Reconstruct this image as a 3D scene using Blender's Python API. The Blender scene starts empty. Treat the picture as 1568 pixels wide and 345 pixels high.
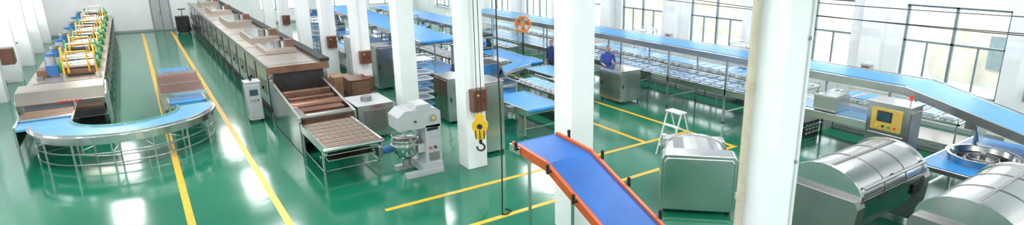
import bpy, bmesh, math, random
from mathutils import Vector, Matrix
random.seed(4)
S=bpy.context.scene
S.view_settings.view_transform='Standard'
S.view_settings.look='None'
S.view_settings.exposure=0.12

# ------------------------------------------------------------------ materials
def mat(name,col,rough=.5,metal=0.,var=.08,scale=6.,bump=0.,stretch=None,rvar=.0,spec=None):
    m=bpy.data.materials.new(name);m.use_nodes=True
    nt=m.node_tree;b=nt.nodes['Principled BSDF']
    b.inputs['Roughness'].default_value=rough;b.inputs['Metallic'].default_value=metal
    if spec is not None:b.inputs['Specular IOR Level'].default_value=spec
    tc=nt.nodes.new('ShaderNodeTexCoord');mp=nt.nodes.new('ShaderNodeMapping')
    nt.links.new(tc.outputs['Object'],mp.inputs['Vector'])
    if stretch:mp.inputs['Scale'].default_value=stretch
    n=nt.nodes.new('ShaderNodeTexNoise');n.inputs['Scale'].default_value=scale;n.inputs['Detail'].default_value=3
    nt.links.new(mp.outputs['Vector'],n.inputs['Vector'])
    r=nt.nodes.new('ShaderNodeValToRGB')
    r.color_ramp.elements[0].position=.3;r.color_ramp.elements[1].position=.7
    r.color_ramp.elements[0].color=tuple(max(0,c*(1-var)) for c in col)+(1,)
    r.color_ramp.elements[1].color=tuple(min(1,c*(1+var)) for c in col)+(1,)
    nt.links.new(n.outputs['Fac'],r.inputs['Fac']);nt.links.new(r.outputs['Color'],b.inputs['Base Color'])
    if rvar:
        mr=nt.nodes.new('ShaderNodeMapRange');mr.inputs['To Min'].default_value=max(.02,rough-rvar);mr.inputs['To Max'].default_value=rough+rvar
        nt.links.new(n.outputs['Fac'],mr.inputs['Value']);nt.links.new(mr.outputs['Result'],b.inputs['Roughness'])
    if bump:
        bp=nt.nodes.new('ShaderNodeBump');bp.inputs['Strength'].default_value=bump;bp.inputs['Distance'].default_value=.02
        nt.links.new(n.outputs['Fac'],bp.inputs['Height']);nt.links.new(bp.outputs['Normal'],b.inputs['Normal'])
    return m
STEEL=mat('brushed_steel',(.62,.615,.61),.21,1.0,.06,1.0)
STEELD=mat('dull_steel',(.34,.33,.32),.33,.9,.08,1.5)
STEELW=mat('satin_steel_top',(.50,.44,.39),.30,.7,.10,1.2)
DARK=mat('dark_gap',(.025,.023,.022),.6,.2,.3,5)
BLACK=mat('black_rubber',(.012,.012,.013),.5,0,.2,8)
WHITE=mat('white_wall_paint',(.84,.85,.86),.75,0,.03,1.5,bump=.03)
CEIL=mat('grey_ceiling_paint',(.55,.56,.57),.85,0,.05,1.5)
COLW=mat('white_column_paint',(.86,.865,.87),.55,0,.03,2,bump=.03)
SKIRT=mat('grey_wall_base_paint',(.36,.38,.40),.6,0,.06,2)
GREYP=mat('light_grey_enamel',(.42,.44,.46),.35,0,.05,4)
WHITEP=mat('white_enamel',(.76,.76,.76),.3,0,.03,4)
BOXG=mat('pale_grey_enamel',(.56,.57,.57),.35,0,.05,4)
BLUE=mat('blue_belt',(.030,.26,.63),.36,0,.08,2.0,spec=.45)
BLUED=mat('deep_blue_belt',(.016,.115,.42),.42,0,.12,2.0,spec=.3)
BLUEL=mat('pale_blue_belt',(.13,.40,.71),.33,0,.08,2.0)
BLUEM=mat('blue_motor_paint',(.04,.18,.48),.35,0,.1,8)
ORANGE=mat('orange_red_rail',(.52,.085,.015),.38,0,.12,5)
ORANGE2=mat('orange_paint',(.85,.27,.03),.4,0,.08,5)
YELLOW=mat('yellow_paint',(.82,.47,.02),.35,0,.1,9)
YLINE=mat('yellow_floor_paint',(.85,.45,.012),.35,0,.12,7)
GOLD=mat('gold_panel',(.66,.45,.10),.35,.3,.08,5)
GREEN=mat('green_gear_paint',(.015,.28,.12),.35,0,.1,8)
GLASSGRN=mat('green_edge_strip',(.04,.42,.30),.3,0,.1,8)
BROWN=mat('brown_cover',(.17,.065,.045),.3,.35,.2,3)
BROWN2=mat('brown_hot_steel',(.25,.135,.09),.35,.6,.2,4,rvar=.08)
CARTON=mat('brown_cardboard',(.30,.17,.09),.8,0,.15,4)
JBOX=mat('junction_box_paint',(.17,.075,.05),.4,0,.15,6)
MESHB=mat('woven_mesh_belt',(.33,.24,.175),.45,.5,.2,40)
BEIGE=mat('beige_pipe',(.58,.50,.37),.45,0,.1,5)
REDT=mat('red_lettering',(.75,.03,.03),.4,0,.05,5)
SCREEN=mat('display_screen',(.03,.07,.10),.15,0,.1,5)
DOORG=mat('grey_door_paint',(.25,.27,.29),.45,0,.06,3)
FRAMEG=mat('window_frame_metal',(.20,.25,.26),.4,.3,.1,5)
FRAMEW=mat('window_frame_white',(.70,.72,.73),.4,0,.05,5)
STONE=mat('exterior_stone',(.54,.48,.40),.8,0,.2,1.2)
EXTG=mat('exterior_ground',(.38,.39,.36),.9,0,.1,1)
TRAYW=mat('white_tray_plastic',(.74,.80,.86),.4,0,.05,6)
SKIN=mat('skin',(.50,.29,.20),.5,0,.05,6)
HAIR=mat('black_hair',(.012,.010,.010),.5,0,.2,20)
SHIRTB=mat('blue_workwear',(.04,.08,.36),.8,0,.12,10)
SHIRTN=mat('navy_workwear',(.02,.03,.14),.8,0,.12,10)
PANTS=mat('dark_trousers',(.03,.035,.06),.8,0,.12,10)
PINK=mat('red_sack',(.45,.10,.11),.7,0,.15,8)
LIP=mat('lips',(.4,.15,.13),.5,0,.05,5)

def floor_mat():
    m=mat('green_epoxy_floor',(.010,.172,.093),.13,0,.14,.45,spec=.65)
    nt=m.node_tree;b=nt.nodes['Principled BSDF']
    tc=nt.nodes.new('ShaderNodeTexCoord')
    n=nt.nodes.new('ShaderNodeTexNoise');n.inputs['Scale'].default_value=1.7;n.inputs['Detail'].default_value=2
    nt.links.new(tc.outputs['Object'],n.inputs['Vector'])
    bp=nt.nodes.new('ShaderNodeBump');bp.inputs['Strength'].default_value=.12;bp.inputs['Distance'].default_value=.02
    nt.links.new(n.outputs['Fac'],bp.inputs['Height']);nt.links.new(bp.outputs['Normal'],b.inputs['Normal'])
    n2=nt.nodes.new('ShaderNodeTexNoise');n2.inputs['Scale'].default_value=.7;n2.inputs['Detail'].default_value=6
    nt.links.new(tc.outputs['Object'],n2.inputs['Vector'])
    mr=nt.nodes.new('ShaderNodeMapRange');mr.inputs['To Min'].default_value=.05;mr.inputs['To Max'].default_value=.20
    nt.links.new(n2.outputs['Fac'],mr.inputs['Value']);nt.links.new(mr.outputs['Result'],b.inputs['Roughness'])
    return m
FLOOR=floor_mat()
def glass_mat():
    m=bpy.data.materials.new('window_glass');m.use_nodes=True;nt=m.node_tree
    nt.nodes.clear();o=nt.nodes.new('ShaderNodeOutputMaterial');mx=nt.nodes.new('ShaderNodeMixShader')
    t=nt.nodes.new('ShaderNodeBsdfTransparent');g=nt.nodes.new('ShaderNodeBsdfGlossy');g.inputs['Roughness'].default_value=.02
    t.inputs['Color'].default_value=(.93,.97,.97,1);mx.inputs[0].default_value=.06
    nt.links.new(t.outputs[0],mx.inputs[1]);nt.links.new(g.outputs[0],mx.inputs[2]);nt.links.new(mx.outputs[0],o.inputs[0]);return m
GLASS=glass_mat()

# ------------------------------------------------------------------ mesh builder
class Bd:
    def __init__(s,name):
        s.name=name;s.bm=bmesh.new();s.mats=[];s.X=None
    def mi(s,m):
        if m not in s.mats:s.mats.append(m)
        return s.mats.index(m)
    def V(s,p):
        p=Vector(p)
        if s.X is not None:p=s.X@p
        return s.bm.verts.new(p)
    def box(s,x0,x1,y0,y1,z0,z1,m):
        v=[s.V((x,y,z)) for z in(z0,z1) for y in(y0,y1) for x in(x0,x1)]
        for q in((0,2,3,1),(4,5,7,6),(0,1,5,4),(2,6,7,3),(0,4,6,2),(1,3,7,5)):
            f=s.bm.faces.new([v[i] for i in q]);f.material_index=s.mi(m)
    def prism(s,pts,off,m,smooth=False):
        off=Vector(off);a=[s.V(p) for p in pts];b=[s.V(Vector(p)+off) for p in pts];n=len(pts);k=s.mi(m)
        for F in(a[::-1],b):
            f=s.bm.faces.new(F);f.material_index=k
        for i in range(n):
            f=s.bm.faces.new((a[i],a[(i+1)%n],b[(i+1)%n],b[i]));f.material_index=k;f.smooth=smooth
    def cyl(s,p0,p1,r,m,r2=None,seg=12,caps=True):
        p0=Vector(p0);p1=Vector(p1);r2=r if r2 is None else r2
        d=(p1-p0).normalized();u=d.orthogonal().normalized();w=d.cross(u);k=s.mi(m)
        def ring(p,rr):return [p+u*math.cos(2*math.pi*i/seg)*rr+w*math.sin(2*math.pi*i/seg)*rr for i in range(seg)]
        A=ring(p0,r);B=ring(p1,r2);a=[s.V(p) for p in A];b=[s.V(p) for p in B]
        for i in range(seg):
            f=s.bm.faces.new((a[i],a[(i+1)%seg],b[(i+1)%seg],b[i]));f.material_index=k;f.smooth=True
        if caps:
            if r>1e-4:
                f=s.bm.faces.new([s.V(p) for p in A[::-1]]);f.material_index=k
            if r2>1e-4:
                f=s.bm.faces.new([s.V(p) for p in B]);f.material_index=k
    def tube(s,pts,r,m,seg=8):
        for a,b in zip(pts[:-1],pts[1:]):s.cyl(a,b,r,m,seg=seg)
    def arc(s,c,r0,r1,z0,z1,a0,a1,n,m):
        k=s.mi(m);P=[]
        for i in range(n+1):
            a=math.radians(a0+(a1-a0)*i/n);co,si=math.cos(a),math.sin(a)
            P.append([s.V((c[0]+r*co,c[1]+r*si,z)) for r,z in((r0,z0),(r1,z0),(r1,z1),(r0,z1))])
        for i in range(n):
            for j in range(4):
                f=s.bm.faces.new((P[i][j],P[i][(j+1)%4],P[i+1][(j+1)%4],P[i+1][j]));f.material_index=k;f.smooth=False
        if abs(a1-a0)<359:
            for q in(P[0][::-1],P[-1]):
                f=s.bm.faces.new(q);f.material_index=k
    def lathe(s,c,prof,m,seg=24):
        k=s.mi(m);R=[]
        for r,z in prof:
            R.append([s.V((c[0]+r*math.cos(2*math.pi*i/seg),c[1]+r*math.sin(2*math.pi*i/seg),c[2]+z)) for i in range(seg)])
        for a,b in zip(R[:-1],R[1:]):
            for i in range(seg):
                f=s.bm.faces.new((a[i],a[(i+1)%seg],b[(i+1)%seg],b[i]));f.material_index=k;f.smooth=True
    def sphere(s,c,r,m,sc=(1,1,1),seg=12):
        k=s.mi(m);M=Matrix.Translation(c)@Matrix.Diagonal((sc[0]*r,sc[1]*r,sc[2]*r,1))
        if s.X is not None:M=s.X@M
        g=bmesh.ops.create_uvsphere(s.bm,u_segments=seg,v_segments=seg//2+2,radius=1,matrix=M)
        for v in g['verts']:
            for f in v.link_faces:f.material_index=k;f.smooth=True
    def done(s,bevel=.006,parent=None,local=False):
        bmesh.ops.recalc_face_normals(s.bm,faces=s.bm.faces)
        vs=[v.co for v in s.bm.verts]
        o0=Vector(((min(v.x for v in vs)+max(v.x for v in vs))/2,(min(v.y for v in vs)+max(v.y for v in vs))/2,min(v.z for v in vs)))
        if not local:
            for v in s.bm.verts:v.co-=o0
        me=bpy.data.meshes.new(s.name);s.bm.to_mesh(me);s.bm.free()
        for m in s.mats:me.materials.append(m)
        ob=bpy.data.objects.new(s.name,me);S.collection.objects.link(ob)
        if not local:ob.location=o0-(parent.location if parent else Vector((0,0,0)))
        if parent:ob.parent=parent
        if bevel:
            b=ob.modifiers.new('bevel','BEVEL');b.width=bevel;b.segments=2;b.limit_method='ANGLE';b.angle_limit=math.radians(50)
            b.use_clamp_overlap=True
        return ob

# ------------------------------------------------------------------ room
XW,XE,YS,YN,ZC=-4.4,18.3,-5.0,45.0,6.6
b=Bd('floor');b.box(XW-.3,XE+.3,YS-.3,YN+.3,-.1,0,FLOOR);b.done(0)
b=Bd('ceiling');b.box(XW-.3,XE+.3,YS-.3,YN+.3,ZC,ZC+.15,CEIL);b.done(0)

def wall_y(name,x0,x1,wins,z0,z1):
    b=Bd(name);y=YS-.3
    for a,c in wins:
        b.box(x0,x1,y,a,0,ZC,WHITE);b.box(x0,x1,a,c,0,z0,WHITE);b.box(x0,x1,a,c,z1,ZC,WHITE);y=c
    b.box(x0,x1,y,YN+.3,0,ZC,WHITE);b.done(0)
def wall_x(name,y0,y1,wins,z0,z1):
    b=Bd(name);x=XW
    for a,c in wins:
        b.box(x,a,y0,y1,0,ZC,WHITE);b.box(a,c,y0,y1,0,z0,WHITE);b.box(a,c,y0,y1,z1,ZC,WHITE);x=c
    b.box(x,XE,y0,y1,0,ZC,WHITE);b.done(0)
ewins=[(5.35+4.15*i-8.3,5.35+4.15*i-8.3+2.6) for i in range(11)]
wwins=[(-3+4.0*i,-3+4.0*i+2.5) for i in range(12)]
nwins=[(6.8,9.4),(10.8,13.4),(14.6,17.2)]
swins=[(-3,0),(1.5,4.5),(6,9),(10.5,13.5)]
wall_y('wall_east',XE,XE+.3,ewins,1.0,3.45)
wall_y('wall_west',XW-.3,XW,wwins,1.1,3.6)
wall_x('wall_north',YN,YN+.3,nwins,.9,3.2)
wall_x('wall_south',YS-.3,YS,swins,1.1,3.6)
wn=[0]
def window_y(x,a,c,z0,z1,side):
    wn[0]+=1;b=Bd('window_%d'%wn[0]);t=.035;x0,x1=x-.04,x+.04;zt=z0+(z1-z0)*.57
    for (p,q) in((a,a+.06),(c-.06,c),((a+c)/2-t,(a+c)/2+t)):b.box(x0,x1,p,q,z0,z1,FRAMEG)
    for z in(z0,zt-.03,z1-.06):b.box(x0,x1,a,c,z,z+.06,FRAMEG)
    for f in(.25,.75):
        yy=a+(c-a)*f;b.box(x0+.01,x1-.01,yy-.02,yy+.02,z0,zt,FRAMEG)
    b.box(x-.004,x+.004,a+.03,c-.03,z0+.03,z1-.03,GLASS)
    b.box(x-side*.25,x+.05 if side>0 else x+.25,a-.05,c+.05,z0-.05,z0,FRAMEW)
    b.done(0)
for a,c in ewins:window_y(XE+.15,a,c,1.0,3.45,1)
for a,c in wwins:window_y(XW-.15,a,c,1.1,3.6,-1)
def window_x(y,a,c,z0,z1):
    wn[0]+=1;b=Bd('window_%d'%wn[0]);zt=z0+(z1-z0)*.57
    for (p,q) in((a,a+.06),(c-.06,c),((a+c)/2-.035,(a+c)/2+.035)):b.box(p,q,y-.04,y+.04,z0,z1,FRAMEG)
    for z in(z0,zt,z1-.06):b.box(a,c,y-.04,y+.04,z,z+.06,FRAMEG)
    b.box(a+.03,c-.03,y-.004,y+.004,z0+.03,z1-.03,GLASS);b.done(0)
for a,c in nwins:window_x(YN+.15,a,c,.9,3.2)
for a,c in swins:window_x(YS-.15,a,c,1.1,3.6)  # south windows are out of view, added for their reflections
b=Bd('baseboard_east');b.box(XE-.02,XE,YS,YN,0,.12,SKIRT);b.done(0)
b=Bd('baseboard_west');b.box(XW,XW+.02,YS,YN,0,.12,SKIRT);b.done(0)
b=Bd('baseboard_north');b.box(XW,.85,YN-.02,YN,0,.12,SKIRT);b.box(1.95,XE,YN-.02,YN,0,.12,SKIRT);b.done(0)
b=Bd('door_1')
b.box(.88,1.92,YN-.07,YN-.005,0,2.35,DOORG);b.box(.94,1.38,YN-.1,YN-.07,.02,2.25,GREYP);b.box(1.42,1.86,YN-.1,YN-.07,.02,2.25,GREYP)
b.cyl((1.34,YN-.15,1.0),(1.34,YN-.15,1.2),.015,STEEL);b.done(.004)
b=Bd('exterior_ground');b.box(XE+.4,XE+60,-30,80,-.4,-.3,EXTG);b.done(0)
b=Bd('exterior_building')
b.box(27,32,2,10.5,-.3,2.3,STONE);b.box(30,36,18,34,-.3,3,STONE)
for y in(3,5.2,7.4):b.box(26.9,27.0,y,y+1,.4,1.7,FRAMEG)
b.done(0)
CY=[3.9+3.97*i for i in range(-1,10)]
h=.25
for i,y in enumerate(CY):
    hc=.225 if i==1 else h
    b=Bd('column');b.box(6-hc,6+hc,y-hc,y+hc,0,ZC,COLW);b.done(.015)
for y in [22.6+4.0*i for i in range(-4,6)]:
    b=Bd('wall_pillar');b.box(XW,XW+.5,y-.25,y+.25,0,ZC,COLW);b.done(.01)
for i in range(-2,9):
    y=5.35+4.15*i-.78
    b=Bd('wall_pillar');b.box(XE-.35,XE,y-.3,y+.3,0,ZC,COLW);b.done(.01)
for ix,x in enumerate((-1.6,3.6,9.5,15.5)):  # unseen ceiling lamps, added to fill the room with light
    for y in (-1,7,15,23,31,39):
        b=Bd('added_ceiling_lamp');b.box(x-.5,x+.5,y-1.6,y+1.6,ZC-.20,ZC-.12,WHITEP)
        for dy in(-1.2,1.2):b.cyl((x,y+dy,ZC-.12),(x,y+dy,ZC),.01,STEELD)
        o=b.done(.01)
        L=bpy.data.lights.new('added_fill_area','AREA');L.shape='RECTANGLE';L.size=.9;L.size_y=3.0;L.energy=205;L.color=(1,.995,.985)
        lo=bpy.data.objects.new('added_fill_light',L);S.collection.objects.link(lo);lo.parent=o;lo.location=(0,0,-.012)
def mark(x0,x1,y0,y1):
    b=Bd('floor_marking_line');b.box(x0,x1,y0,y1,0,.003,YLINE);b.done(0)
mark(.18,.31,2,44);mark(1.67,1.80,2,44)
mark(3.4,12.1,10.54,10.66);mark(3.4,12.1,8.94,9.06)
mark(12.1,12.22,8.94,24);mark(10.44,10.56,10.66,24)

# ------------------------------------------------------------------ conveyors
def conveyor(name,x0,x1,y0,y1,z0,z1=None,belt=BLUE,rail=STEEL,legs=2.2,rail_h=.14,rise=.012,brace=True):
    z1=z0 if z1 is None else z1
    b=Bd(name);w=x1-x0
    for xa in(x0,x1-.04):
        b.prism([(xa,y0,z0-rail_h),(xa,y1,z1-rail_h),(xa,y1,z1+rise),(xa,y0,z0+rise)],(.04,0,0),rail)
    b.prism([(x0+.04,y0+.05,z0-.05),(x0+.04,y1-.05,z1-.05),(x0+.04,y1-.05,z1),(x0+.04,y0+.05,z0)],(w-.08,0,0),belt)
    b.cyl((x0+.04,y0+.06,z0-.05),(x1-.04,y0+.06,z0-.05),.05,belt,seg=14)
    b.cyl((x0+.04,y1-.06,z1-.05),(x1-.04,y1-.06,z1-.05),.05,belt,seg=14)
    n=max(1,int(round((y1-y0)/legs)))
    for i in range(n+1):
        t=i/n;y=y0+.15+(y1-y0-.3)*t;z=z0+(z1-z0)*((y-y0)/(y1-y0))-rail_h
        for xa in(x0+.01,x1-.05):
            b.box(xa,xa+.04,y-.02,y+.02,.03,z,STEEL);b.cyl((xa+.02,y,0),(xa+.02,y,.03),.035,BLACK)
        if brace:b.box(x0+.03,x1-.03,y-.015,y+.015,z*.35,z*.35+.03,STEEL)
        b.box(x0+.03,x1-.03,y-.02,y+.02,z-.03,z+.01,STEEL)
        if i<n:
            b.box(x0-.14,x0,y+.5,y+.72,z-.02,z+.12,STEELD);b.cyl((x0-.07,y+.61,z-.22),(x0-.07,y+.61,z-.02),.06,BLUEM if i%2 else GREYP,seg=12)
    return b.done(.004)

b=Bd('double_deck_conveyor')
xa,xb=13.65,15.1;ya,yb=5.7,27.0;zu=2.0;zl=1.0
for z in(zu,zl):
    y1=yb if z==zu else 26
    y0=ya if z==zu else 6.2
    for x in(xa,xb-.05):b.box(x,x+.05,y0,y1,z-.16,z+.02,STEEL)
    b.box(xa+.05,xb-.05,y0,y1,z-.05,z,STEEL)
    b.box(xa+.22,xb-.22,y0+.02,y1-.02,z,z+.012,BLUE if z==zu else BLUEL)
    for k in range(int((y1-y0)/1.1)):b.box(xa+.05,xb-.05,y0+.5+k*1.1,y0+.54+k*1.1,z-.12,z-.05,STEELD)
for k in range(10):
    y=ya+.3+k*2.3
    for x in(xa+.0,xb-.05):
        b.box(x,x+.05,y-.03,y+.03,.03,zu-.15,STEEL);b.cyl((x+.025,y,0),(x+.025,y,.03),.04,BLACK)
    b.box(xa,xb,y-.02,y+.02,.3,.34,STEEL)
p=lambda y:2.0-(5.7-y)*.238
for x in(xa,xb-.05):b.prism([(x,1.2,p(1.2)-.16),(x,5.7,p(5.7)-.16),(x,5.7,p(5.7)+.03),(x,1.2,p(1.2)+.03)],(.05,0,0),STEEL)
b.prism([(xa+.05,1.25,p(1.25)-.05),(xa+.05,5.7,p(5.7)-.05),(xa+.05,5.7,p(5.7)),(xa+.05,1.25,p(1.25))],(xb-xa-.1,0,0),STEEL)
b.prism([(xa+.12,1.25,p(1.25)),(xa+.12,5.75,p(5.75)),(xa+.12,5.75,p(5.75)+.012),(xa+.12,1.25,p(1.25)+.012)],(xb-xa-.24,0,0),BLUEL)
for x in(xa,xb-.05):b.box(x,x+.05,1.20,1.26,0,p(1.2)-.1,STEEL)
b.done(.004)

b=Bd('dough_tray_batch')
for k in range(26):
    y=9.2+k*.42
    for x in(13.8,14.4):
        b.box(x,x+.52,y,y+.34,1.014,1.05,TRAYW)
        for q in range(4):b.box(x+.04+q*.12,x+.12+q*.12,y+.03,y+.31,1.05,1.075,WHITEP if q%2 else BLUEL)
b.done(0)
b=Bd('stainless_bin');b.box(13.8,14.5,7.3,7.9,1.014,1.4,STEEL);b.box(13.83,14.47,7.33,7.87,1.4,1.42,WHITEP);b.done(.02)
b=Bd('perforated_crate');b.box(14.3,15.0,8.35,8.85,0,.42,BLACK)
for i in range(4):
    for j in range(3):
        b.box(14.285,14.3,8.40+i*.11,8.47+i*.11,.07+j*.11,.13+j*.11,WHITEP)
        b.box(14.35+i*.16,14.45+i*.16,8.335,8.35,.07+j*.11,.13+j*.11,WHITEP)
b.done(0)

conveyor('low_belt_conveyor',8.1,9.3,12.7,14.75,.80)
conveyor('low_belt_conveyor',8.0,9.2,17.9,23.5,.85)
conveyor('low_belt_conveyor',8.0,9.2,24.0,31.2,.9)
conveyor('elevated_belt_conveyor',7.7,9.2,18.8,31,1.95,2.2)
conveyor('low_belt_conveyor',10.9,12.0,14.6,17.3,.9,belt=BLUEL)
conveyor('low_belt_conveyor',10.9,12.0,17.6,21,1.0)
conveyor('low_belt_conveyor',10.9,12.0,24,34,1.0,belt=BLUEL)
conveyor('elevated_belt_conveyor',10.7,12.1,22.6,33,1.9,1.9)
b=Bd('cross_transfer_conveyor')
for y,z in((16.3,1.05),(24.5,1.5)):
    for yy in(y,y+.66):b.prism([(9.45,yy,z-.1),(10.6,yy,z+.1),(10.6,yy,z+.22),(9.45,yy,z+.02)],(0,.04,0),STEEL)
    b.prism([(9.45,y+.04,z-.04),(10.6,y+.04,z+.16),(10.6,y+.04,z+.2),(9.45,y+.04,z)],(0,.62,0),BLUE)
    for x in(9.6,10.5):
        for yy in(y+.02,y+.68):b.cyl((x,yy,0),(x,yy,z),.02,STEEL)
b.done(.004)

def open_table(name,x0,x1,y0,y1,z,shelf=True,load=None):
    b=Bd(name)
    for x in(x0,x1-.04):b.box(x,x+.04,y0,y1,z-.06,z,STEEL)
    for y in(y0,y1-.04):b.box(x0,x1,y,y+.04,z-.06,z,STEEL)
    n=int((y1-y0)/.14)
    for i in range(n):
        y=y0+.1+i*(y1-y0-.2)/max(1,n-1);b.cyl((x0+.04,y,z-.01),(x1-.04,y,z-.01),.022,WHITEP if i%2 else STEEL,seg=8)
    for x in(x0+.03,x1-.03):
        k=max(1,int((y1-y0)/1.5))
        for i in range(k+1):
            y=y0+.05+(y1-y0-.1)*i/k;b.cyl((x,y,0),(x,y,z-.05),.02,STEEL)
        b.box(x-.012,x+.012,y0+.05,y1-.05,.22,.25,STEEL)
        b.cyl((x,y0,z+.12),(x,y1,z+.12),.012,STEEL)
        for i in range(k+1):
            y=y0+.05+(y1-y0-.1)*i/k;b.cyl((x,y,z),(x,y,z+.12),.01,STEEL)
    if shelf:b.box(x0+.03,x1-.03,y0+.06,y1-.06,.30,.32,STEELW)
    if load:
        y=y0+.15
        while y<y1-.5:
            b.box(x0+.12,x1-.12,y,y+.35,z+.015,z+.06,load);b.box(x0+.16,x1-.16,y+.04,y+.31,z+.06,z+.075,BLUEL);y+=.45
    return b.done(.003)
open_table('roller_table',9.65,10.5,13.0,15.9,.85,load=TRAYW)
open_table('roller_table',12.55,13.3,21.2,25.5,.95,load=TRAYW)
open_table('roller_table',9.6,10.4,20.6,24.0,.9)
open_table('roller_table',6.7,7.5,24.2,28.2,.9,load=TRAYW)
open_table('roller_table',15.7,16.9,9.5,20,.9,load=TRAYW)
open_table('roller_table',15.9,16.9,22,30,.9,load=TRAYW)
open_table('roller_table',15.7,16.9,5.2,9.0,.9,load=TRAYW)

def tray_rack(x0,y0,n=8,hh=1.75,w=.62,d=.7):
    b=Bd('tray_rack')
    for x in(x0,x0+w):
        for y in(y0,y0+d):b.cyl((x,y,.08),(x,y,hh),.016,STEEL,seg=8);b.cyl((x-.02,y,.04),(x+.02,y,.04),.04,BLACK,seg=10)
    for k in range(n):
        z=.2+k*(hh-.3)/(n-1)
        for x in(x0,x0+w):b.box(x-.012,x+.012,y0,y0+d,z-.012,z,STEEL)
        b.box(x0+.02,x0+w-.02,y0+.02,y0+d-.02,z,z+.03,TRAYW if k%3 else BLUEL)
    for y in(y0,y0+d):b.cyl((x0,y,hh),(x0+w,y,hh),.014,STEEL,seg=8)
    for x in(x0,x0+w):b.cyl((x,y0,hh),(x,y0+d,hh),.014,STEEL,seg=8)
    b.done(0)
for q in((6.75,16.9),(6.75,29.0),(6.75,30.2),(9.7,27.8),(9.7,29.0),(12.9,27.2),(16.0,31.5),(17.1,12.5),(17.1,17.5)):tray_rack(*q)

def frame_hoist(name,x0,x1,y,z):
    b=Bd(name)
    for x in(x0,x1):b.box(x-.03,x+.03,y-.03,y+.03,0,z,STEEL)
    b.box(x0,x1,y-.03,y+.03,z-.06,z,STEEL)
    b.box((x0+x1)/2-.15,(x0+x1)/2+.15,y-.12,y+.12,z-.34,z-.06,GREYP);b.cyl(((x0+x1)/2,y-.12,z-.2),((x0+x1)/2,y-.3,z-.2),.08,BLUEM,seg=14)
    for x in(x0,x1):b.box(x-.06,x+.06,y-.2,y+.2,0,.04,STEELD)
    b.done(.004)
frame_hoist('flour_sifter_frame',9.55,10.5,18.75,1.9)
frame_hoist('flour_sifter_frame',9.55,10.5,25.6,2.1)

def laminator(name,x0,x1,y0,y1,h,belt=BLUE):
    b=Bd(name)
    for x in(x0,x1-.06):
        b.box(x,x+.06,y0,y1,.25,h*.72,STEEL)
        b.prism([(x,y0+.25*(y1-y0),h*.72),(x,y1-.1,h*.72),(x,y1-.35,h),(x,y0+.45*(y1-y0),h)],(.06,0,0),STEEL)
        for y in(y0+.08,y1-.08):b.cyl((x+.03,y,0),(x+.03,y,.26),.03,STEEL)
    ym=(y0+y1)/2
    for k,z in enumerate((h*.45,h*.6)):
        b.cyl((x0+.06,ym-.2+k*.3,z),(x1-.06,ym-.2+k*.3,z),.11,STEEL,seg=20)
    b.prism([(x0+.1,ym-.45,h*1.05),(x0+.1,ym+.45,h*1.05),(x0+.1,ym+.15,h*.7),(x0+.1,ym-.15,h*.7)],(x1-x0-.2,0,0),STEEL)
    b.box(x0+.14,x1-.14,ym-.38,ym+.38,h*1.05,h*1.055,DARK)
    b.box(x0+.06,x1-.06,y0,y1,h*.36,h*.40,belt)
    b.box(x0-.22,x0,ym-.25,ym+.2,.3,h*.62,STEEL);b.box(x0-.24,x0-.22,ym-.18,ym+.13,.4,h*.55,GREYP)
    b.cyl((x0-.05,y1-.2,.5),(x0-.35,y1-.2,.5),.1,BLUEM)
    return b.done(.006)
laminator('dough_laminator',8.05,9.3,15.1,17.4,1.45)
laminator('dough_laminator',10.8,12.1,21.3,22.3,1.5)
laminator('dough_laminator',7.4,8.9,31.6,34,1.8)

def cabinet(name,x0,x1,y0,y1,h,body=STEEL,door=STEEL,panel=None,legs=.08):
    b=Bd(name);b.box(x0,x1,y0,y1,legs,h,body)
    for x in(x0+.05,x1-.05):
        for y in(y0+.05,y1-.05):b.cyl((x,y,0),(x,y,legs),.025,BLACK)
    t=.015
    b.box(x0+.03,x1-.03,y0-t,y0,legs+.05,h-.05,door)
    b.box(x0-t,x0,y0+.03,y1-.03,legs+.05,h-.05,door)
    b.box(x0-t-.003,x0-t,(y0+y1)/2-.006,(y0+y1)/2+.006,legs+.06,h-.06,DARK)
    b.box(x0+.06,x0+.09,y0-t-.02,y0-t,h*.5,h*.6,BLACK)
    b.box(x0-t-.02,x0-t,y1-.12,y1-.09,h*.5,h*.6,BLACK)
    b.box(x0-.02,x1+.02,y0-.02,y1+.02,h,h+.02,body)
    return b.done(.006)
cabinet('electrical_cabinet',6.75,7.45,18.1,18.9,1.55,STEELD,STEEL)
cabinet('electrical_cabinet',6.8,7.5,20.6,21.6,1.6)
cabinet('electrical_cabinet',6.5,7.2,22.5,23.5,1.7,GREYP,GREYP)
cabinet('electrical_cabinet',5.0,5.6,17.8,18.6,1.1,BROWN,BROWN2)
cabinet('electrical_cabinet',6.45,7.1,12.2,13.0,1.85,STEEL,STEEL)
cabinet('electrical_cabinet',7.0,7.6,15.2,16.2,1.35)
cabinet('stainless_work_cabinet',12.55,13.4,13.9,15.0,1.1)
cabinet('stainless_work_cabinet',9.9,10.4,17.4,18.4,1.2)
cabinet('electrical_cabinet',9.5,10.1,19.2,20.2,1.5,GREYP,WHITEP)
cabinet('electrical_cabinet',9.5,10.1,26,27,1.7)
b=Bd('storage_carton_stack')
for (X_,Y_,Z_,w_,d_,h_) in((4.85,19.3,0,.7,.6,.55),(4.9,19.35,.55,.6,.5,.4),(4.85,20.2,0,.7,.7,.8)):
    b.box(X_,X_+w_,Y_,Y_+d_,Z_,Z_+h_,CARTON);b.box(X_-.003,X_+w_+.003,Y_+d_*.45,Y_+d_*.55,Z_,Z_+h_+.003,BEIGE)
b.done(.01)

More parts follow.
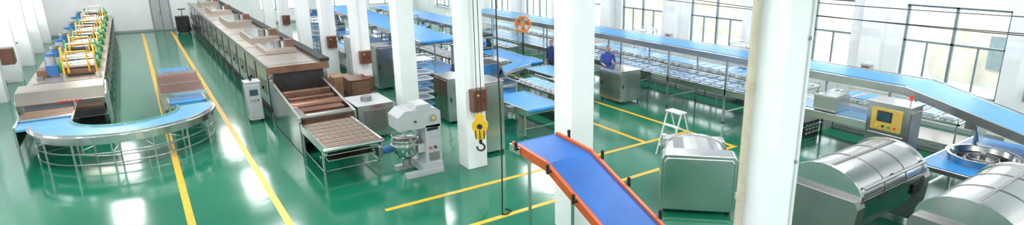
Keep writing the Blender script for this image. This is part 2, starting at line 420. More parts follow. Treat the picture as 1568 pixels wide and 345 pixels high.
# ------------------------------------------------------------------ left baking line
b=Bd('biscuit_baking_line')
x0,x1=-2.8,-1.08;y0,y1=20.4,44.0
b.box(x0,x1,y0+.9,y1,.28,1.12,STEEL)
b.box(x0-.03,x1+.03,y0+.9,y1,1.12,1.2,STEELW)
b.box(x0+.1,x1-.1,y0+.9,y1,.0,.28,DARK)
for k in range(11):
    y=y0+1.9+k*2.0
    b.box(x1,x1+.02,y,y+.02,.28,1.12,DARK);b.box(x1,x1+.03,y+.3,y+1.6,.45,.95,STEELD)
    b.box(x1-.05,x1+.02,y-.05,y+.05,0,.28,STEEL)
    b.box(x0+.1,x1-.1,y-.02,y+.02,1.2,1.215,DARK)
b.box(x1+.03,x1+.06,y0+.9,y1,.98,1.04,DARK)
b.box(x0+.15,x0+.30,y0+2.5,y1-1,1.2,1.28,STEELD)
for k in range(9):b.box(x0+.12,x0+.36,y0+3+k*2.4,y0+3.7+k*2.4,1.2,1.42,STEELD if k%3 else BROWN2)
b.prism([(x0-.1,y0-.1,1.02),(x0-.1,y0+.0,.82),(x0-.1,y0+1.1,.82),(x0-.1,y0+1.1,1.34),(x0-.1,y0+.2,1.3)],(x1-x0+.16,0,0),STEELW)
b.box(x0,x1,y0-.02,y0+.9,.50,.82,BROWN2)
b.prism([(x0-.13,y0-.02,.28),(x0-.13,y0+1.3,.28),(x0-.13,y0+1.3,1.2),(x0-.13,y0+.1,1.1)],(.04,0,0),STEEL)
b.prism([(x1+.05,y0-.02,.1),(x1+.05,y0+1.3,.1),(x1+.05,y0+1.3,1.25),(x1+.05,y0-.05,1.1)],(.05,0,0),STEEL)
for q in range(6):b.box(-2.05+q*.09,-1.99+q*.09,y0-.105,y0-.09,.97+.02*(q%2),1.03,REDT)
b.box(x0,x0+.05,y0-1.9,y0,.35,.86,STEEL);b.box(-1.72,-1.67,y0-1.9,y0,.35,.86,STEEL)
b.box(x0+.05,-1.72,y0-1.9,y0+.4,.74,.80,BLUEL)
for k in range(8):b.cyl((x0+.06,y0-1.0+k*.12,.83),(-1.72,y0-1.0+k*.12,.83),.035,BROWN2 if k%2 else MESHB)
b.cyl((x0+.06,y0-1.15,.84),(-1.72,y0-1.15,.84),.05,STEEL)
b.box(x0+.05,-1.1,y0-.25,y0+.0,.55,.75,DARK)
for x in(x0+.02,-1.7):
    for y in(y0-1.8,y0-.9):b.cyl((x,y,0),(x,y,.4),.025,STEEL)
BL=b.done(.006)

def drive_station(y,k):
    b=Bd('printing_roller_unit_%d'%(k+1));z=1.2
    for x in(-2.05,-1.25):
        b.box(x,x+.05,y-.35,y+.35,z+.06,z+.62,YELLOW);b.box(x-.01,x+.06,y-.5,y+.5,z,z+.08,STEEL)
        b.prism([(x,y-.2,z+.62),(x,y+.2,z+.62),(x,y+.1,z+.86),(x,y-.1,z+.86)],(.05,0,0),GREEN if k%2 else YELLOW)
    b.cyl((-2.0,y-.1,z+.3),(-1.25,y-.1,z+.3),.14,STEEL,seg=20)
    b.cyl((-2.0,y+.12,z+.5),(-1.25,y+.12,z+.5),.1,BLACK if k%2 else STEEL,seg=20)
    b.box(-2.0,-1.25,y-.3,y-.22,z+.02,z+.2,BROWN2);b.box(-1.95,-1.3,y-.45,y+.45,z+.0,z+.03,DARK)
    b.cyl((-1.19,y-.12,z+.35),(-1.13,y-.12,z+.35),.2,GREEN,seg=20)
    b.cyl((-1.13,y-.12,z+.35),(-1.11,y-.12,z+.35),.07,YELLOW,seg=14)
    b.cyl((-1.19,y+.2,z+.55),(-1.13,y+.2,z+.55),.13,GREEN,seg=18)
    b.cyl((-2.06,y-.1,z+.3),(-2.12,y-.1,z+.3),.22,GREEN,seg=20)
    b.box(-2.45,-2.15,y-.18,y+.12,z+.04,z+.34,GREYP if k%2 else BLUEM)
    b.cyl((-2.3,y-.03,z+.34),(-2.3,y-.03,z+.62),.12,BLUEM if k%2 else GREYP,seg=16)
    b.cyl((-2.3,y-.03,z+.62),(-2.3,y-.03,z+.7),.135,BLUEM if k%2==0 else STEELD,seg=16)
    b.tube([(-1.9,y-.4,z+.1),(-1.9,y-.4,z+.75),(-1.4,y-.4,z+.75),(-1.4,y-.4,z+.1)],.025,YELLOW)
    b.tube([(-1.9,y+.42,z+.1),(-1.9,y+.42,z+.9),(-1.4,y+.42,z+.9),(-1.4,y+.42,z+.1)],.02,STEEL)
    b.done(.004,parent=BL)
for k,y in enumerate((23.6,25.4,27.2,29.2,31.4,33.6,36,39)):drive_station(y,k)

# ------------------------------------------------------------------ curved conveyor
b=Bd('curved_belt_conveyor')
c=(-.56,18.45);Ro,Ri=1.92,1.13;z=.85
b.arc(c,Ri+.03,Ro-.03,z-.04,z,180,368,44,BLUEL)
b.arc(c,Ro-.03,Ro,z-.22,z+.03,180,368,44,STEEL)
b.arc(c,Ri,Ri+.03,z-.14,z+.03,180,368,44,STEEL)
b.arc(c,Ri-.025,Ri,z-.03,z+.05,180,368,44,GLASSGRN)
b.arc(c,Ro+.0,Ro+.06,z-.06,z-.02,180,368,44,STEEL)
for R,zz in((Ro-.05,.12),(Ri+.1,.12),(Ro-.05,.38)):
    b.arc(c,R-.015,R+.015,zz,zz+.03,180,365,40,STEEL)
for i in range(8):
    a=math.radians(184+i*25);
    for R in(Ro-.05,Ri+.1):
        X,Y=c[0]+R*math.cos(a),c[1]+R*math.sin(a)
        b.cyl((X,Y,0),(X,Y,z-.1),.022,STEEL)
    b.cyl((c[0]+(Ro-.05)*math.cos(a),c[1]+(Ro-.05)*math.sin(a),.4),(c[0]+(Ri+.1)*math.cos(a),c[1]+(Ri+.1)*math.sin(a),.4),.015,STEEL)
    b.cyl((c[0]+(Ro-.05)*math.cos(a),c[1]+(Ro-.05)*math.sin(a),.74),(c[0]+(Ri+.1)*math.cos(a),c[1]+(Ri+.1)*math.sin(a),.74),.02,STEEL)
b.done(.003)
b=Bd('covered_transfer_conveyor')
X0,X1=.36,1.28
for x in(X0,X1-.05):b.box(x,x+.05,18.95,25.0,.62,.9,STEEL)
b.box(X0+.05,X1-.05,19.0,24.95,.80,.86,BLUE)
b.box(X0-.12,X1+.06,19.35,19.45,.62,1.07,STEEL)
b.prism([(X0-.1,19.45,.88),(X0-.1,22.0,.88),(X0-.1,22.0,1.14),(X0-.1,19.45,1.06)],(X1-X0+.14,0,0),BROWN)
b.box(X0-.12,X1+.06,22.0,22.08,.7,1.2,STEEL)
b.box(X0-.11,X1+.05,20.6,20.64,1.0,1.12,STEELD)
b.box(X0+.1,X1-.1,22.9,23.1,.86,.93,STEEL);b.box(X0+.1,X1-.1,23.8,24.0,.86,.93,STEEL)
b.box(X0-.14,X0-.1,19.4,22.0,.2,.9,STEEL)
for y in(19.2,21,23,24.8):
    for x in(X0+.02,X1-.03):b.cyl((x,y,0),(x,y,.65),.022,STEEL)
    b.cyl((X0,y,.25),(X1,y,.25),.015,STEEL)
b.done(.004)

# ------------------------------------------------------------------ tunnel oven
b=Bd('tunnel_oven')
x0,x1=2.87,4.5;y0,y1=18.4,44.0
b.box(x0,x1,y0,y1,.3,1.62,STEEL);b.box(x0+.08,x1-.08,y0+.2,y1,0,.3,DARK)  # dark block below the body paints in the shade under the oven
b.box(x0-.05,x1+.05,y0-.05,y1,1.62,1.7,STEELW)
b.box(x1-.18,x1+.1,y0,y1,1.70,1.80,DARK);b.box(x0-.05,x0+.02,y0,y1,1.70,1.74,STEELD)
for k in range(13):
    y=y0+.2+k*1.98
    b.box(x0-.015,x0,y,y+.025,.3,1.62,DARK);b.box(x0-.02,x0,y+.4,y+1.4,.75,1.2,STEELD);b.cyl((x0-.05,y+.9,.9),(x0-.02,y+.9,.9),.05,BLACK)
    b.box(x0-.0,x0+.1,y-.05,y+.05,0,.3,STEEL);b.box(x0+.02,x1-.2,y,y+.02,1.7,1.706,DARK)
b.box(x0-.03,x0-.01,y0,y1,.34,.40,DARK)
for (ya,yb,h_) in((20.6,22.4,.14),(23.2,25.8,.22),(29,32,.25),(35,38,.22),(40,42,.3)):
    b.box(x0+.35,x1-.35,ya,yb,1.7,1.7+h_,STEELW);b.box(x0+.45,x1-.45,ya+.2,yb-.2,1.7+h_,1.73+h_,STEEL)
    b.cyl((x0+.8,ya+.5,1.7+h_),(x0+.8,ya+.5,1.95+h_),.12,STEELD)
    b.box(x1-.6,x1-.35,ya+.3,ya+.7,1.7+h_,1.95+h_,BROWN2)
b.box(x0+.12,x1-.12,y0-.06,y0+.01,.95,1.5,DARK)
b.box(x0-.05,x1+.05,y0-.10,y0-.04,1.5,1.7,BROWN2)
b.done(.006)
b=Bd('oven_outfeed_section')
ya,yb=14.9,18.28
b.prism([(x0-.02,ya,.02),(x0-.02,yb,.02),(x0-.02,yb,1.35),(x0-.02,yb-.5,1.3),(x0-.02,ya,.98)],(.06,0,0),STEEL)
b.prism([(x1-.30,ya,.2),(x1-.30,yb,.2),(x1-.30,yb,1.35),(x1-.30,yb-.5,1.3),(x1-.30,ya,.98)],(.06,0,0),STEEL)
b.box(x0+.05,x1-.3,ya+.05,yb,.3,.6,DARK)
b.box(x0+.05,x1-.3,ya+.1,yb,.72,.76,BROWN2)
b.prism([(x0+.1,yb-.2,1.0),(x0+.1,yb-1.0,.95),(x0+.1,yb-1.0,.80),(x0+.1,yb-.2,.80)],(x1-x0-.5,0,0),BROWN)
b.box(x0+.08,x1-.32,yb-1.35,yb-1.2,.85,1.2,BROWN2)
b.cyl((x0+.05,ya+1.3,.95),(x1-.3,ya+1.3,.95),.13,BROWN2,seg=20)
b.box(x0+.1,x1-.35,ya+.6,ya+1.0,.78,.98,BROWN)
b.box(x0+.1,x1-.35,ya+1.6,ya+1.75,.78,1.1,BROWN2)
b.cyl((x0+.05,ya+.3,.9),(x1-.3,ya+.3,.9),.09,STEELD,seg=20)
b.box(x0+.03,x0+.2,ya,yb-.6,.98,1.0,STEEL)
b.done(.005)
b=Bd('mesh_cooling_conveyor')
X0,X1,Y0,Y1,Z=2.85,4.12,12.6,14.8,.82
for x in(X0,X1-.05):b.box(x,x+.05,Y0,Y1,Z-.16,Z+.03,STEEL)
b.box(X0+.05,X1-.05,Y0+.05,Y1,Z-.04,Z,MESHB)
for k in range(14):b.box(X0+.05,X1-.05,Y0+.1+k*.15,Y0+.13+k*.15,Z,Z+.012,STEELD if k%2 else BROWN2)
for k in range(7):b.box(X0+.12+k*.16,X0+.135+k*.16,Y0+.08,Y1,Z+.003,Z+.016,STEELD)
b.cyl((X0-.03,Y0+.02,Z-.04),(X1+.03,Y0+.02,Z-.04),.055,STEEL,seg=16)
b.cyl((X0,Y0+.5,.5),(X1,Y0+.5,.5),.04,STEEL)
for x in(X0+.02,X1-.03):
    for y in(Y0+.3,Y1-.1):b.box(x-.02,x+.02,y-.02,y+.02,0,Z-.1,STEEL)
    b.box(x-.015,x+.015,Y0+.3,Y1-.1,.2,.23,STEEL)
b.box(X0,X1,Y0+.28,Y0+.32,.2,.23,STEEL);b.prism([(X0+.1,Y0+.2,.45),(X0+.1,Y1-.3,.62),(X0+.1,Y1-.3,.65),(X0+.1,Y0+.2,.48)],(1.05,0,0),STEEL)
b.cyl((X1+.02,Y0+.35,.42),(X1+.32,Y0+.35,.42),.09,BLUEM,seg=16);b.box(X1-.05,X1+.05,Y0+.2,Y0+.5,.32,.55,STEELD)
b.done(.004)
b=Bd('motor_housing_box');b.box(4.35,5.3,15.1,16.3,.1,.98,STEEL);b.box(4.33,5.32,15.08,16.32,.98,1.0,GREYP);b.box(4.5,5.1,15.085,15.1,.25,.85,STEELD)
for x in(4.42,5.22):
    for y in(15.2,16.2):b.cyl((x,y,0),(x,y,.1),.03,BLACK)
b.cyl((4.75,15.6,1.0),(4.75,15.6,1.12),.15,STEELD);b.done(.01)
b=Bd('control_box_stand')
b.X=Matrix.Translation((.17,0,0))
b.box(2.12,2.5,18.85,19.3,.08,1.2,BOXG);b.box(2.14,2.48,18.83,18.85,.15,1.13,GREYP)
b.box(2.2,2.42,18.82,18.83,.82,1.0,SCREEN);b.box(2.105,2.12,18.9,19.25,.2,1.1,GREYP)
for k in range(3):b.cyl((2.22+k*.09,18.83,.68),(2.22+k*.09,18.8,.68),.02,(REDT,GREEN,BLACK)[k])
b.box(2.09,2.53,18.82,19.33,1.2,1.23,GREYP);b.cyl((2.3,19.1,1.23),(2.3,19.1,1.38),.03,BLACK)
for x in(2.16,2.46):
    for y in(18.9,19.25):b.cyl((x,y,0),(x,y,.08),.025,BLACK)
b.done(.01)

# ------------------------------------------------------------------ planetary mixer
b=Bd('planetary_mixer')
b.box(4.35,5.25,11.85,12.0,.0,.12,GREYP);b.box(4.35,5.25,12.5,12.65,.0,.12,GREYP)
b.box(4.75,5.25,11.88,12.62,.05,.25,GREYP)
b.prism([(4.86,11.95,.2),(5.26,11.95,.2),(5.26,11.95,1.15),(4.90,11.95,1.15)],(0,.62,0),GREYP)
b.prism([(4.28,11.95,1.12),(5.28,11.95,1.08),(5.28,11.95,1.45),(5.15,11.95,1.55),(4.45,11.95,1.55),(4.28,11.95,1.42)],(0,.62,0),GREYP)
b.prism([(4.7,12.0,1.55),(5.1,12.0,1.55),(5.05,12.0,1.64),(4.75,12.0,1.64)],(0,.5,0),GREYP)
cx,cy=4.52,12.26
b.cyl((cx,cy,1.12),(cx,cy,1.02),.14,STEEL,seg=20);b.cyl((cx,cy,1.02),(cx,cy,.75),.025,STEEL)
b.lathe((cx,cy,.36),[(0,.02),(.1,.0),(.2,.06),(.27,.2),(.29,.36),(.29,.46),(.31,.47),(.31,.49),(.275,.48),(.27,.36),(.25,.2),(.18,.08),(0,.05)],STEEL)
b.arc((cx,cy),.30,.33,.72,.75,0,360,30,STEEL)
for a in(60,180,300):
    X,Y=cx+.3*math.cos(math.radians(a)),cy+.3*math.sin(math.radians(a));b.cyl((X,Y,.74),(X,Y,1.05),.008,STEEL)
b.arc((cx,cy),.29,.31,.93,.95,0,360,24,STEEL)
b.box(4.72,4.95,12.0,12.06,.52,.72,GREYP);b.box(4.72,4.95,12.46,12.52,.52,.72,GREYP)
b.cyl((cx,cy,.2),(cx,cy,.36),.1,STEELD)
b.box(5.0,5.18,11.93,11.95,.85,1.0,GREYP);b.box(4.93,5.2,11.94,11.95,1.02,1.09,BLACK)
b.cyl((5.08,11.95,1.32),(5.08,11.9,1.32),.08,STEEL);b.cyl((5.08,11.9,1.32),(5.08,11.88,1.32),.03,YELLOW)
b.cyl((4.98,11.95,.62),(4.98,11.88,.62),.025,REDT);b.cyl((5.1,11.95,.62),(5.1,11.88,.62),.025,BLACK)
b.box(4.95,5.2,11.93,11.95,.30,.5,STEELD)
b.cyl((4.66,11.93,1.3),(4.66,11.88,1.3),.02,BLACK)
b.done(.02)
b=Bd('ingredient_sack');b.box(5.35,5.65,12.85,13.4,0,.75,PINK);b.box(5.4,5.6,12.95,13.3,.75,.9,PINK);b.done(.08)

# ------------------------------------------------------------------ boxes on columns, hoist, cables
for y,w,hh,z in((CY[3],.36,.52,1.42),(CY[5],.36,.42,1.3),(CY[6],.34,.45,1.3),(CY[8],.34,.45,1.4)):
    b=Bd('junction_box');f=y-h;b.box(6.0-w/2+.02,6.0+w/2+.02,f-.2,f,z,z+hh,JBOX)
    b.box(6.0-w/2+.05,6.0+w/2-.01,f-.21,f-.2,z+.03,z+hh-.03,BROWN)
    b.cyl((6.1,f-.21,z+hh*.5),(6.1,f-.225,z+hh*.5),.02,BLACK)
    b.box(5.93,5.99,f-.215,f-.21,z+hh*.72,z+hh*.8,YELLOW)
    b.cyl((5.95,f-.03,z+hh),(5.95,f-.03,ZC),.015,WHITEP);b.done(.01)
b=Bd('junction_box');y=CY[5];b.box(5.8,6.2,y-h-.28,y-h,.35,.85,BROWN);b.box(5.83,6.17,y-h-.29,y-h-.28,.4,.8,BROWN2)
b.cyl((6.0,y-h-.1,0),(6.0,y-h-.1,.35),.03,STEELD);b.done(.01)

b=Bd('chain_hoist_hook_block')
hx,hy=5.70,10.85
b.cyl((hx-.05,hy,1.5),(hx-.05,hy,ZC),.008,BLACK);b.cyl((hx+.05,hy,1.5),(hx+.05,hy,ZC),.008,BLACK)
b.X=Matrix.Translation((hx,hy,0))@Matrix.Rotation(math.radians(-36),4,'Z')
b.cyl((0,-.07,1.28),(0,.07,1.28),.17,YELLOW,seg=24)
b.prism([(-.16,-.06,1.28),(.16,-.06,1.28),(.09,-.06,.98),(-.09,-.06,.98)],(0,.12,0),YELLOW)
b.prism([(-.09,-.05,1.44),(.09,-.05,1.44),(.07,-.05,1.55),(-.07,-.05,1.55)],(0,.10,0),YELLOW)
b.cyl((0,-.08,1.28),(0,.08,1.28),.06,BLACK,seg=16)
for q in(-.09,.0,.09):b.box(q-.012,q+.012,-.075,-.06,1.0,1.2,BLACK)
b.cyl((0,0,.98),(0,0,.88),.035,BLACK)
pts=[]
for i in range(13):
    a=math.radians(100-i*24);pts.append((.085*math.cos(a),0,.79+.085*math.sin(a)))
b.tube(pts,.022,BLACK);b.X=None
b.done(.008)
b=Bd('hanging_cable');pts=[]
for i in range(40):
    t=i/39;pts.append((5.16+.02*math.sin(t*9),9.03+.02*math.cos(t*7),.01+(ZC-.01)*t))
b.tube(pts,.014,BLACK,6);b.tube([(5.16,9.05,.02),(5.25,9.0,.015),(5.4,9.1,.015),(5.35,9.25,.015)],.014,BLACK,6);b.done(0)
b=Bd('column_pipe');b.cyl((5.71,4.08,0),(5.71,4.08,ZC),.046,BEIGE,seg=16)
for z in(.6,2,3.4,4.8,6.2):b.cyl((5.71,4.08,z),(5.71,4.08,z+.08),.058,BEIGE,seg=16)
b.done(0)
b=Bd('conduit_pipe');b.cyl((6.18,3.65,0),(6.18,3.65,ZC),.018,WHITEP)
for z in(1,2.5,4,5.5):b.box(6.15,6.21,3.64,3.67,z,z+.04,STEELD)
b.done(0)
b=Bd('overhead_power_cable')
for (z0,z1,sag,x) in((3.5,3.05,.25,17.2),(3.65,3.5,.2,17.4),(3.1,3.05,.15,17.7)):
    pts=[]
    for i in range(31):
        t=i/30;pts.append((x,21-t*19.5,z0+(z1-z0)*t-sag*4*t*(1-t)))
    b.tube(pts,.014,BLACK,6)
for y in(21,1.5):b.cyl((17.0,y,3.4),(XE-.02,y,3.4),.03,STEELD);b.box(17.15,17.75,y-.02,y+.02,3.0,3.7,STEELD)
b.done(0)
for y in(8.7,12.85,17,4.55):
    b=Bd('wall_switch_box');b.box(XE-.5,XE-.35,y-.2,y+.1,1.25,1.6,GREYP);b.box(XE-.52,XE-.5,y-.16,y+.06,1.3,1.55,BROWN2);b.done(.01)

# ------------------------------------------------------------------ orange inclined conveyor
b=Bd('inclined_belt_conveyor')
prof=[(7.42,2.06),(6.5,2.0),(2.6,.42)]
def seg_at(xa,w,dz0,dz1,m,pr=prof):
    for (ya,za),(yb,zb) in zip(pr[:-1],pr[1:]):
        b.prism([(xa,ya,za+dz0),(xa,yb,zb+dz0),(xa,yb,zb+dz1),(xa,ya,za+dz1)],(w,0,0),m)
xa,xb=4.44,5.33
seg_at(xa,.055,-.10,.04,ORANGE);seg_at(xb-.055,.055,-.10,.04,ORANGE)
seg_at(xa+.055,(xb-xa-.11),-.03,.0,BLUED)
seg_at(xa+.06,(xb-xa-.12),-.09,-.035,STEELD)
b.cyl((xa+.06,7.42,2.02),(xb-.06,7.42,2.02),.045,BLUED,seg=16)
b.box(xa-.03,xa+.0,7.15,7.45,1.95,2.07,STEEL);b.box(xb,xb+.03,7.15,7.45,1.95,2.07,STEEL)
def zat(y):
    for (ya,za),(yb,zb) in zip(prof[:-1],prof[1:]):
        if yb<=y<=ya:return zb+(za-zb)*(y-yb)/(ya-yb)
for x in(xa+.01,xb-.05):
    for y in(6.95,4.6,2.9):
        b.box(x,x+.04,y,y+.04,.0,zat(y)-.08,STEEL)
    b.box(x+.005,x+.035,2.9,6.95,.28,.31,STEEL)
for y in(6.95,4.6,2.9):b.box(xa+.02,xb-.02,y,y+.035,.22,.26,STEEL)
for y in(7.2,6.35,5.75,5.1,4.4):
    z=zat(y)
    for x,sg in((xa,-1),(xb,1)):
        b.cyl((x,y,z),(x+sg*.08,y,z),.018,BLACK);b.cyl((x+sg*.06,y,z-.02),(x+sg*.06,y,z+.08),.025,BLACK);b.sphere((x+sg*.06,y,z+.10),.03,BLACK)
b.done(.005)

# ------------------------------------------------------------------ drum dough mixers
def drum_mixer(name,x0,x1,y0,y1,zr,rise):
    b=Bd(name)
    n=18;yc=(y0+y1)/2;hw=(y1-y0)/2
    def arcp(x,e=0,lift=0):
        out=[]
        for i in range(n+1):
            a=math.pi*i/n;out.append((x,yc-(hw+e)*math.cos(a),zr+lift+(rise+e)*math.sin(a)))
        return out
    A=arcp(x0+.08);B=arcp(x1-.08);k=b.mi(STEEL)
    va=[b.V(p) for p in A];vb=[b.V(p) for p in B]
    for i in range(n):
        f=b.bm.faces.new((va[i],va[i+1],vb[i+1],vb[i]));f.material_index=k;f.smooth=True
    for xx in(x0+.02,x1-.10):
        b.prism(arcp(xx,.035),(.08,0,0),STEEL)
    for t in(.36,.68):
        xm=x0+(x1-x0)*t;P=arcp(xm,.012);Q=[(p[0],yc+(p[1]-yc)*.985,zr+(p[2]-zr)*.97) for p in P]
        for i in range(n):b.prism([P[i],P[i+1],Q[i+1],Q[i]],(.03,0,0),STEELD)
    body=[(x0+.1,y0-.02,zr),(x0+.1,y1+.02,zr)]
    for i in range(9):
        a=math.pi*i/8;body.append((x0+.1,yc+(hw+.0)*math.cos(a),zr-.38-.42*math.sin(a)))
    b.prism(body,(x1-x0-.2,0,0),STEEL)
    for xx in(x0-.12,x1-.12):
        b.prism([(xx,y0+.02,.12),(xx,y1-.02,.12),(xx,y1+.06,zr-.1),(xx,y1-.0,zr+.02),(xx,y0+.0,zr+.02),(xx,y0-.06,zr-.1)],(.24,0,0),STEELD)
        for y in(y0+.1,y1-.1):b.cyl((xx+.12,y,0),(xx+.12,y,.12),.05,BLACK)
    b.box(x0,x1,y0-.03,y0+.05,zr-.06,zr+.0,STEEL);b.box(x0,x1,y1-.05,y1+.03,zr-.06,zr+.0,STEEL)
    ah=math.radians(24);hy=yc-(hw+.07)*math.cos(ah);hz=zr+(rise+.07)*math.sin(ah)
    b.cyl((x0+.1,hy,hz),(x1-.1,hy,hz),.028,STEEL);
    for xx in(x0+.12,x1-.14,(x0+x1)/2):b.cyl((xx,hy,hz),(xx,hy+.08,hz-.02),.02,BLACK)
    b.cyl((x0+.1,yc-.05,zr+rise+.012),(x1-.1,yc-.05,zr+rise+.012),.022,STEELD)
    b.cyl((x1+.12,yc,zr-.4),(x1+.4,yc,zr-.4),.16,GREYP,seg=18)
    b.box(x1-.5,x1-.2,y0-.05,y0-.02,.75,.95,BLACK)
    return b.done(.008)
drum_mixer('drum_dough_mixer',8.85,11.2,4.1,5.38,1.1,.42)
drum_mixer('drum_dough_mixer',9.15,11.6,2.05,3.38,1.1,.42)
b=Bd('rounded_dough_mixer')
b.X=Matrix.Translation((8.22,6.83,0))@Matrix.Rotation(math.radians(-44),4,'Z')
def rbox(x0,x1,y0,y1,z0,z1,r,m,n=6):
    pts=[]
    for cx,cz,a0 in((x1-r,z1-r,0),(x0+r,z1-r,90),(x0+r,z0+r,180),(x1-r,z0+r,270)):
        for i in range(n+1):
            a=math.radians(a0+90*i/n);pts.append((cx+r*math.cos(a),y0,cz+r*math.sin(a)))
    b.prism(pts,(0,y1-y0,0),m,smooth=False)
rbox(-.72,.72,0,.42,.08,1.22,.12,STEEL)
rbox(-.66,.66,-.025,0,.14,1.16,.1,STEEL)
rbox(-.62,.66,.42,1.5,.3,.85,.1,STEELD)
n=16
for y_,w_ in((.44,.05),(1.42,.05)):
    pts=[(.68*math.cos(math.pi*i/n),y_,.85+.36*math.sin(math.pi*i/n)) for i in range(n+1)];b.prism(pts,(0,w_,0),STEEL)
pts=[(.64*math.cos(math.pi*i/n),.46,.85+.33*math.sin(math.pi*i/n)) for i in range(n+1)];b.prism(pts,(0,1.0,0),STEEL)
rbox(-.68,.70,1.5,1.8,.08,1.05,.12,STEEL)
for x in(-.6,.6):
    for y in(.1,.3,1.6,1.7):b.cyl((x,y,0),(x,y,.09),.04,BLACK)
b.done(.02)

# ------------------------------------------------------------------ touch-panel control cabinet
b=Bd('touch_panel_control_cabinet')
b.box(12.3,12.85,4.95,5.8,.12,1.88,STEEL)
b.box(12.27,12.88,4.92,5.83,1.88,1.92,STEEL)
b.box(12.285,12.30,5.02,5.74,.25,1.25,STEEL);b.box(12.34,12.81,4.935,4.95,.25,1.78,STEELD)
b.box(12.28,12.30,5.08,5.70,1.33,1.80,GOLD)
b.box(12.265,12.28,5.28,5.58,1.52,1.74,BLACK);b.box(12.26,12.265,5.30,5.56,1.54,1.72,SCREEN)
for k in range(4):b.cyl((12.28,5.2+k*.12,1.42),(12.25,5.2+k*.12,1.42),.022,(REDT,GREEN,BLACK,YELLOW)[k])
b.cyl((12.26,5.12,1.0),(12.26,5.12,1.12),.012,BLACK)
b.cyl((12.6,5.1,1.92),(12.6,5.1,2.1),.02,STEEL);b.cyl((12.6,5.1,2.0),(12.6,5.1,2.1),.035,REDT)
for x in(12.36,12.79):
    for y in(5.02,5.73):b.cyl((x,y,0),(x,y,.12),.035,BLACK)
b.done(.012)

b=Bd('rotary_feed_table')
b.box(12.35,15.4,1.4,4.75,.70,.80,STEEL);b.box(12.40,15.35,1.45,4.70,.80,.812,BLUE)
for x in(12.45,13.9,15.3):
    for y in(1.5,2.8,4.6):b.box(x-.03,x+.03,y-.03,y+.03,0,.7,STEEL)
b.box(12.45,15.3,1.48,1.52,.25,.29,STEEL);b.box(12.45,15.3,4.58,4.62,.25,.29,STEEL)
bc=(13.5,3.95)
b.lathe((bc[0],bc[1],.812),[(.60,0),(.62,.12),(.66,.14),(.66,.16),(.58,.15),(.55,.04),(.0,.02)],STEEL,36)
b.lathe((bc[0],bc[1],.83),[(.28,0),(.28,.08),(.26,.08),(.26,.01)],STEELD,24)
b.cyl((bc[0],bc[1],.83),(bc[0],bc[1],1.0),.05,STEEL)
for a in range(0,360,45):
    ar=math.radians(a);b.box(bc[0]+.4*math.cos(ar)-.05,bc[0]+.4*math.cos(ar)+.05,bc[1]+.4*math.sin(ar)-.05,bc[1]+.4*math.sin(ar)+.05,.84,.88,DARK)
b.prism([(14.25,4.3,.98),(14.5,4.3,.98),(14.75,4.3,1.38),(14.0,4.3,1.38)],(0,.04,0),STEEL)
b.cyl((14.35,4.4,.812),(14.35,4.4,1.4),.04,STEEL);b.box(14.2,14.6,4.34,4.6,1.22,1.4,STEEL)
b.done(.004)

# ------------------------------------------------------------------ step ladder
b=Bd('step_ladder')
b.X=Matrix.Translation((-.68,-.42,0))
y0_,y1_=9.75,10.2
for y in(y0_,y1_):
    b.cyl((10.75,y,0),(11.1,y,1.1),.02,WHITEP);b.cyl((11.6,y,0),(11.2,y,1.1),.018,WHITEP)
    b.cyl((10.9,y,.42),(11.43,y,.42),.010,WHITEP)
for t in(.25,.5,.75):
    x=10.75+.32*t;b.box(x-.02,x+.10,y0_,y1_,t-.012,t+.012,WHITEP)
b.box(11.02,11.28,y0_-.02,y1_+.02,1.09,1.12,WHITEP);b.cyl((11.5,y0_,.25),(11.5,y1_,.25),.012,WHITEP)
b.cyl((11.36,y0_,.6),(11.36,y1_,.6),.012,WHITEP);b.done(.003)

b=Bd('pedestal_fan')
fx,fy=12.75,20.2
b.cyl((fx,fy,0),(fx,fy,.05),.3,BLACK,seg=20);b.cyl((fx,fy,.05),(fx,fy,1.75),.03,BLACK)
b.X=Matrix.Translation((fx,fy,2.05))@Matrix.Rotation(math.radians(-36),4,'Z')@Matrix.Rotation(math.radians(90),4,'X')
b.arc((0,0),.27,.34,-.08,.08,0,360,28,ORANGE2);b.cyl((0,0,-.1),(0,0,.12),.10,ORANGE2)
for i in range(12):
    a=math.pi*i/6;b.cyl((.08*math.cos(a),.08*math.sin(a),.08),(.31*math.cos(a),.31*math.sin(a),.06),.006,BLACK,seg=6)
for i in range(4):
    a=math.pi*i/2;b.prism([(.05*math.cos(a),.05*math.sin(a),0),(.28*math.cos(a-.3),.28*math.sin(a-.3),-.02),(.28*math.cos(a+.5),.28*math.sin(a+.5),.03)],(0,0,.008),ORANGE2)
b.X=None;b.done(0)

b=Bd('parked_pallet_truck')
b.box(2.0,2.7,42.6,43.4,.1,1.0,DARK);b.box(2.1,2.6,42.4,42.6,.05,.5,BLACK)
b.cyl((2.35,42.6,1.0),(2.35,42.3,1.5),.02,BLACK);b.box(2.15,2.55,42.25,42.33,1.46,1.52,BLACK)
for x in(2.1,2.6):b.cyl((x-.03,42.9,.09),(x+.03,42.9,.09),.09,BLACK)
b.done(.01)
b=Bd('wall_equipment_box');b.box(XW+.52,XW+.85,26.8,27.3,1.2,1.75,JBOX);b.box(XW+.85,XW+.87,26.85,27.25,1.25,1.7,BROWN2);b.done(.01)

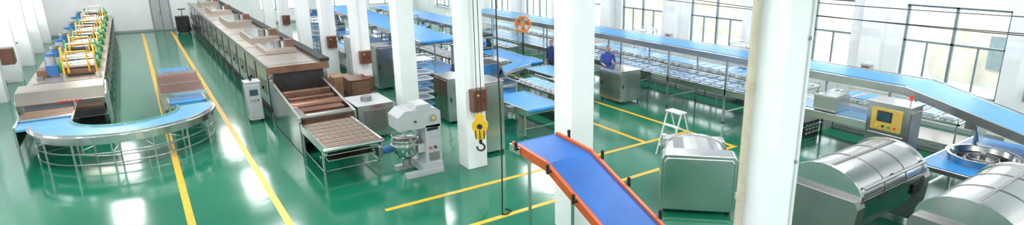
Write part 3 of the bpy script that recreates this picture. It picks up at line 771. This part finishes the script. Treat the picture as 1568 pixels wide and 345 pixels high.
# ------------------------------------------------------------------ workers
def person(name,loc,rot,shirt,arm='work'):
    me=bpy.data.meshes.new(name+'_skel');V=[];E=[];R=[]
    def add(p,r,par=None):
        V.append(p);R.append(r if isinstance(r,tuple) else (r,r))
        if par is not None:E.append((par,len(V)-1))
        return len(V)-1
    pel=add((0,0,.96),(.15,.11));sp=add((0,.01,1.13),(.135,.10),pel);ch=add((0,.02,1.33),(.17,.115),sp)
    nb=add((0,.02,1.46),(.09,.07),ch);nk=add((0,.035,1.52),(.052,.052),nb);h0=add((0,.055,1.58),(.066,.075),nk)
    h1=add((0,.05,1.66),(.078,.092),h0);h2=add((0,.04,1.73),(.062,.075),h1)
    for s in(-1,1):
        hp=add((s*.095,0,.88),(.095,.095),pel);kn=add((s*.11,.02,.49),.062,hp);an=add((s*.12,-.02,.10),.042,kn);add((s*.14,.14,.04),(.045,.032),an)
        sh=add((s*.19,.02,1.40),.06,ch)
        if arm=='work':el=add((s*.25,.06,1.13),.046,sh);wr=add((s*.17,.29,1.08),.030,el);pa=add((s*.155,.36,1.07),(.038,.02),wr);d=Vector((0,1,-.15))
        else:el=add((s*.25,-.01,1.12),.046,sh);wr=add((s*.26,.10,.90),.030,el);pa=add((s*.26,.13,.82),(.024,.036),wr);d=Vector((0,.2,-1))
        d.normalize();P=Vector(V[pa]);side=Vector((1,0,0)) if arm=='work' else Vector((0,1,0))
        for i,L in enumerate((.065,.078,.072,.055)):
            o=P+side*((i-1.5)*.019)+d*.01
            a=add(tuple(o),.009,pa);q=add(tuple(o+d*L*.55),.009,a);add(tuple(o+d*L*.9+Vector((-s*.012 if arm!='work' else 0,0,-.02))),.008,q)
        th=add(tuple(P-side*.034*s-d*.02),.010,pa);add(tuple(P-side*.052*s+d*.03),.009,th)
    me.from_pydata(V,E,[]);me.update()
    ob=bpy.data.objects.new(name+'_tmp',me);S.collection.objects.link(ob)
    m=ob.modifiers.new('s','SKIN');m.use_smooth_shade=True
    for i,v in enumerate(me.skin_vertices[0].data):v.radius=R[i];v.use_root=(i==0)
    sb=ob.modifiers.new('ss','SUBSURF');sb.levels=2;sb.render_levels=2
    bpy.context.view_layer.update()
    dg=bpy.context.evaluated_depsgraph_get()
    nm=bpy.data.meshes.new_from_object(ob.evaluated_get(dg));nm.name=name
    nm.materials.clear()
    for mm in(SKIN,HAIR,shirt,PANTS,BLACK):nm.materials.append(mm)
    for p in nm.polygons:
        c=p.center;p.use_smooth=True;k=2
        fore=(c.y>.16 and abs(c.x)>.08 and .9<c.z<1.2) if arm=='work' else (abs(c.x)>.2 and c.z<1.0 and c.z>.6)
        if c.z>1.49:
            k=0
            if c.z>1.705 or(c.y<.03 and c.z>1.57) or (c.z>1.67 and c.y<.09):k=1
        elif fore:k=0
        elif c.z<.10:k=4
        elif c.z<.94:k=3
        p.material_index=k
    bpy.data.objects.remove(ob)
    o=bpy.data.objects.new(name,nm);S.collection.objects.link(o);o.location=loc;o.rotation_euler=(0,0,rot)
    f=Bd('face_parts')
    for s in(-1,1):
        f.sphere((s*.03,.128,1.655),.011,WHITEP);f.sphere((s*.03,.137,1.655),.006,BLACK);f.box(s*.03-.016,s*.03+.016,.128,.137,1.674,1.680,HAIR)
        f.sphere((s*.083,.045,1.645),.022,SKIN,(.4,.8,1.3))
    f.sphere((0,.14,1.63),.014,SKIN,(.8,1.1,1.6));f.box(-.022,.022,.122,.132,1.592,1.600,LIP)
    f.done(0,parent=o,local=True)
    cl=Bd('collar');cl.arc((0,.03),.058,.075,1.475,1.505,0,360,20,shirt);cl.done(0,parent=o,local=True)
    return o
person('factory_worker',(13.30,15.50,0),math.radians(150),SHIRTB)
person('factory_worker',(12.45,17.7,0),math.radians(100),SHIRTN,'down')

# ------------------------------------------------------------------ world & camera
w=bpy.data.worlds.new('daylight');S.world=w;w.use_nodes=True
nt=w.node_tree;bg=nt.nodes['Background'];bg.inputs['Color'].default_value=(.93,.965,1,1);bg.inputs['Strength'].default_value=4.6

cam=bpy.data.cameras.new('camera');co=bpy.data.objects.new('camera',cam);S.collection.objects.link(co)
co.location=(0,0,5);co.rotation_euler=(math.radians(90-15.75),0,math.radians(-36.2))
cam.sensor_width=36;cam.lens=890/1568*36;cam.shift_x=-78/1568;cam.clip_end=300
S.camera=co
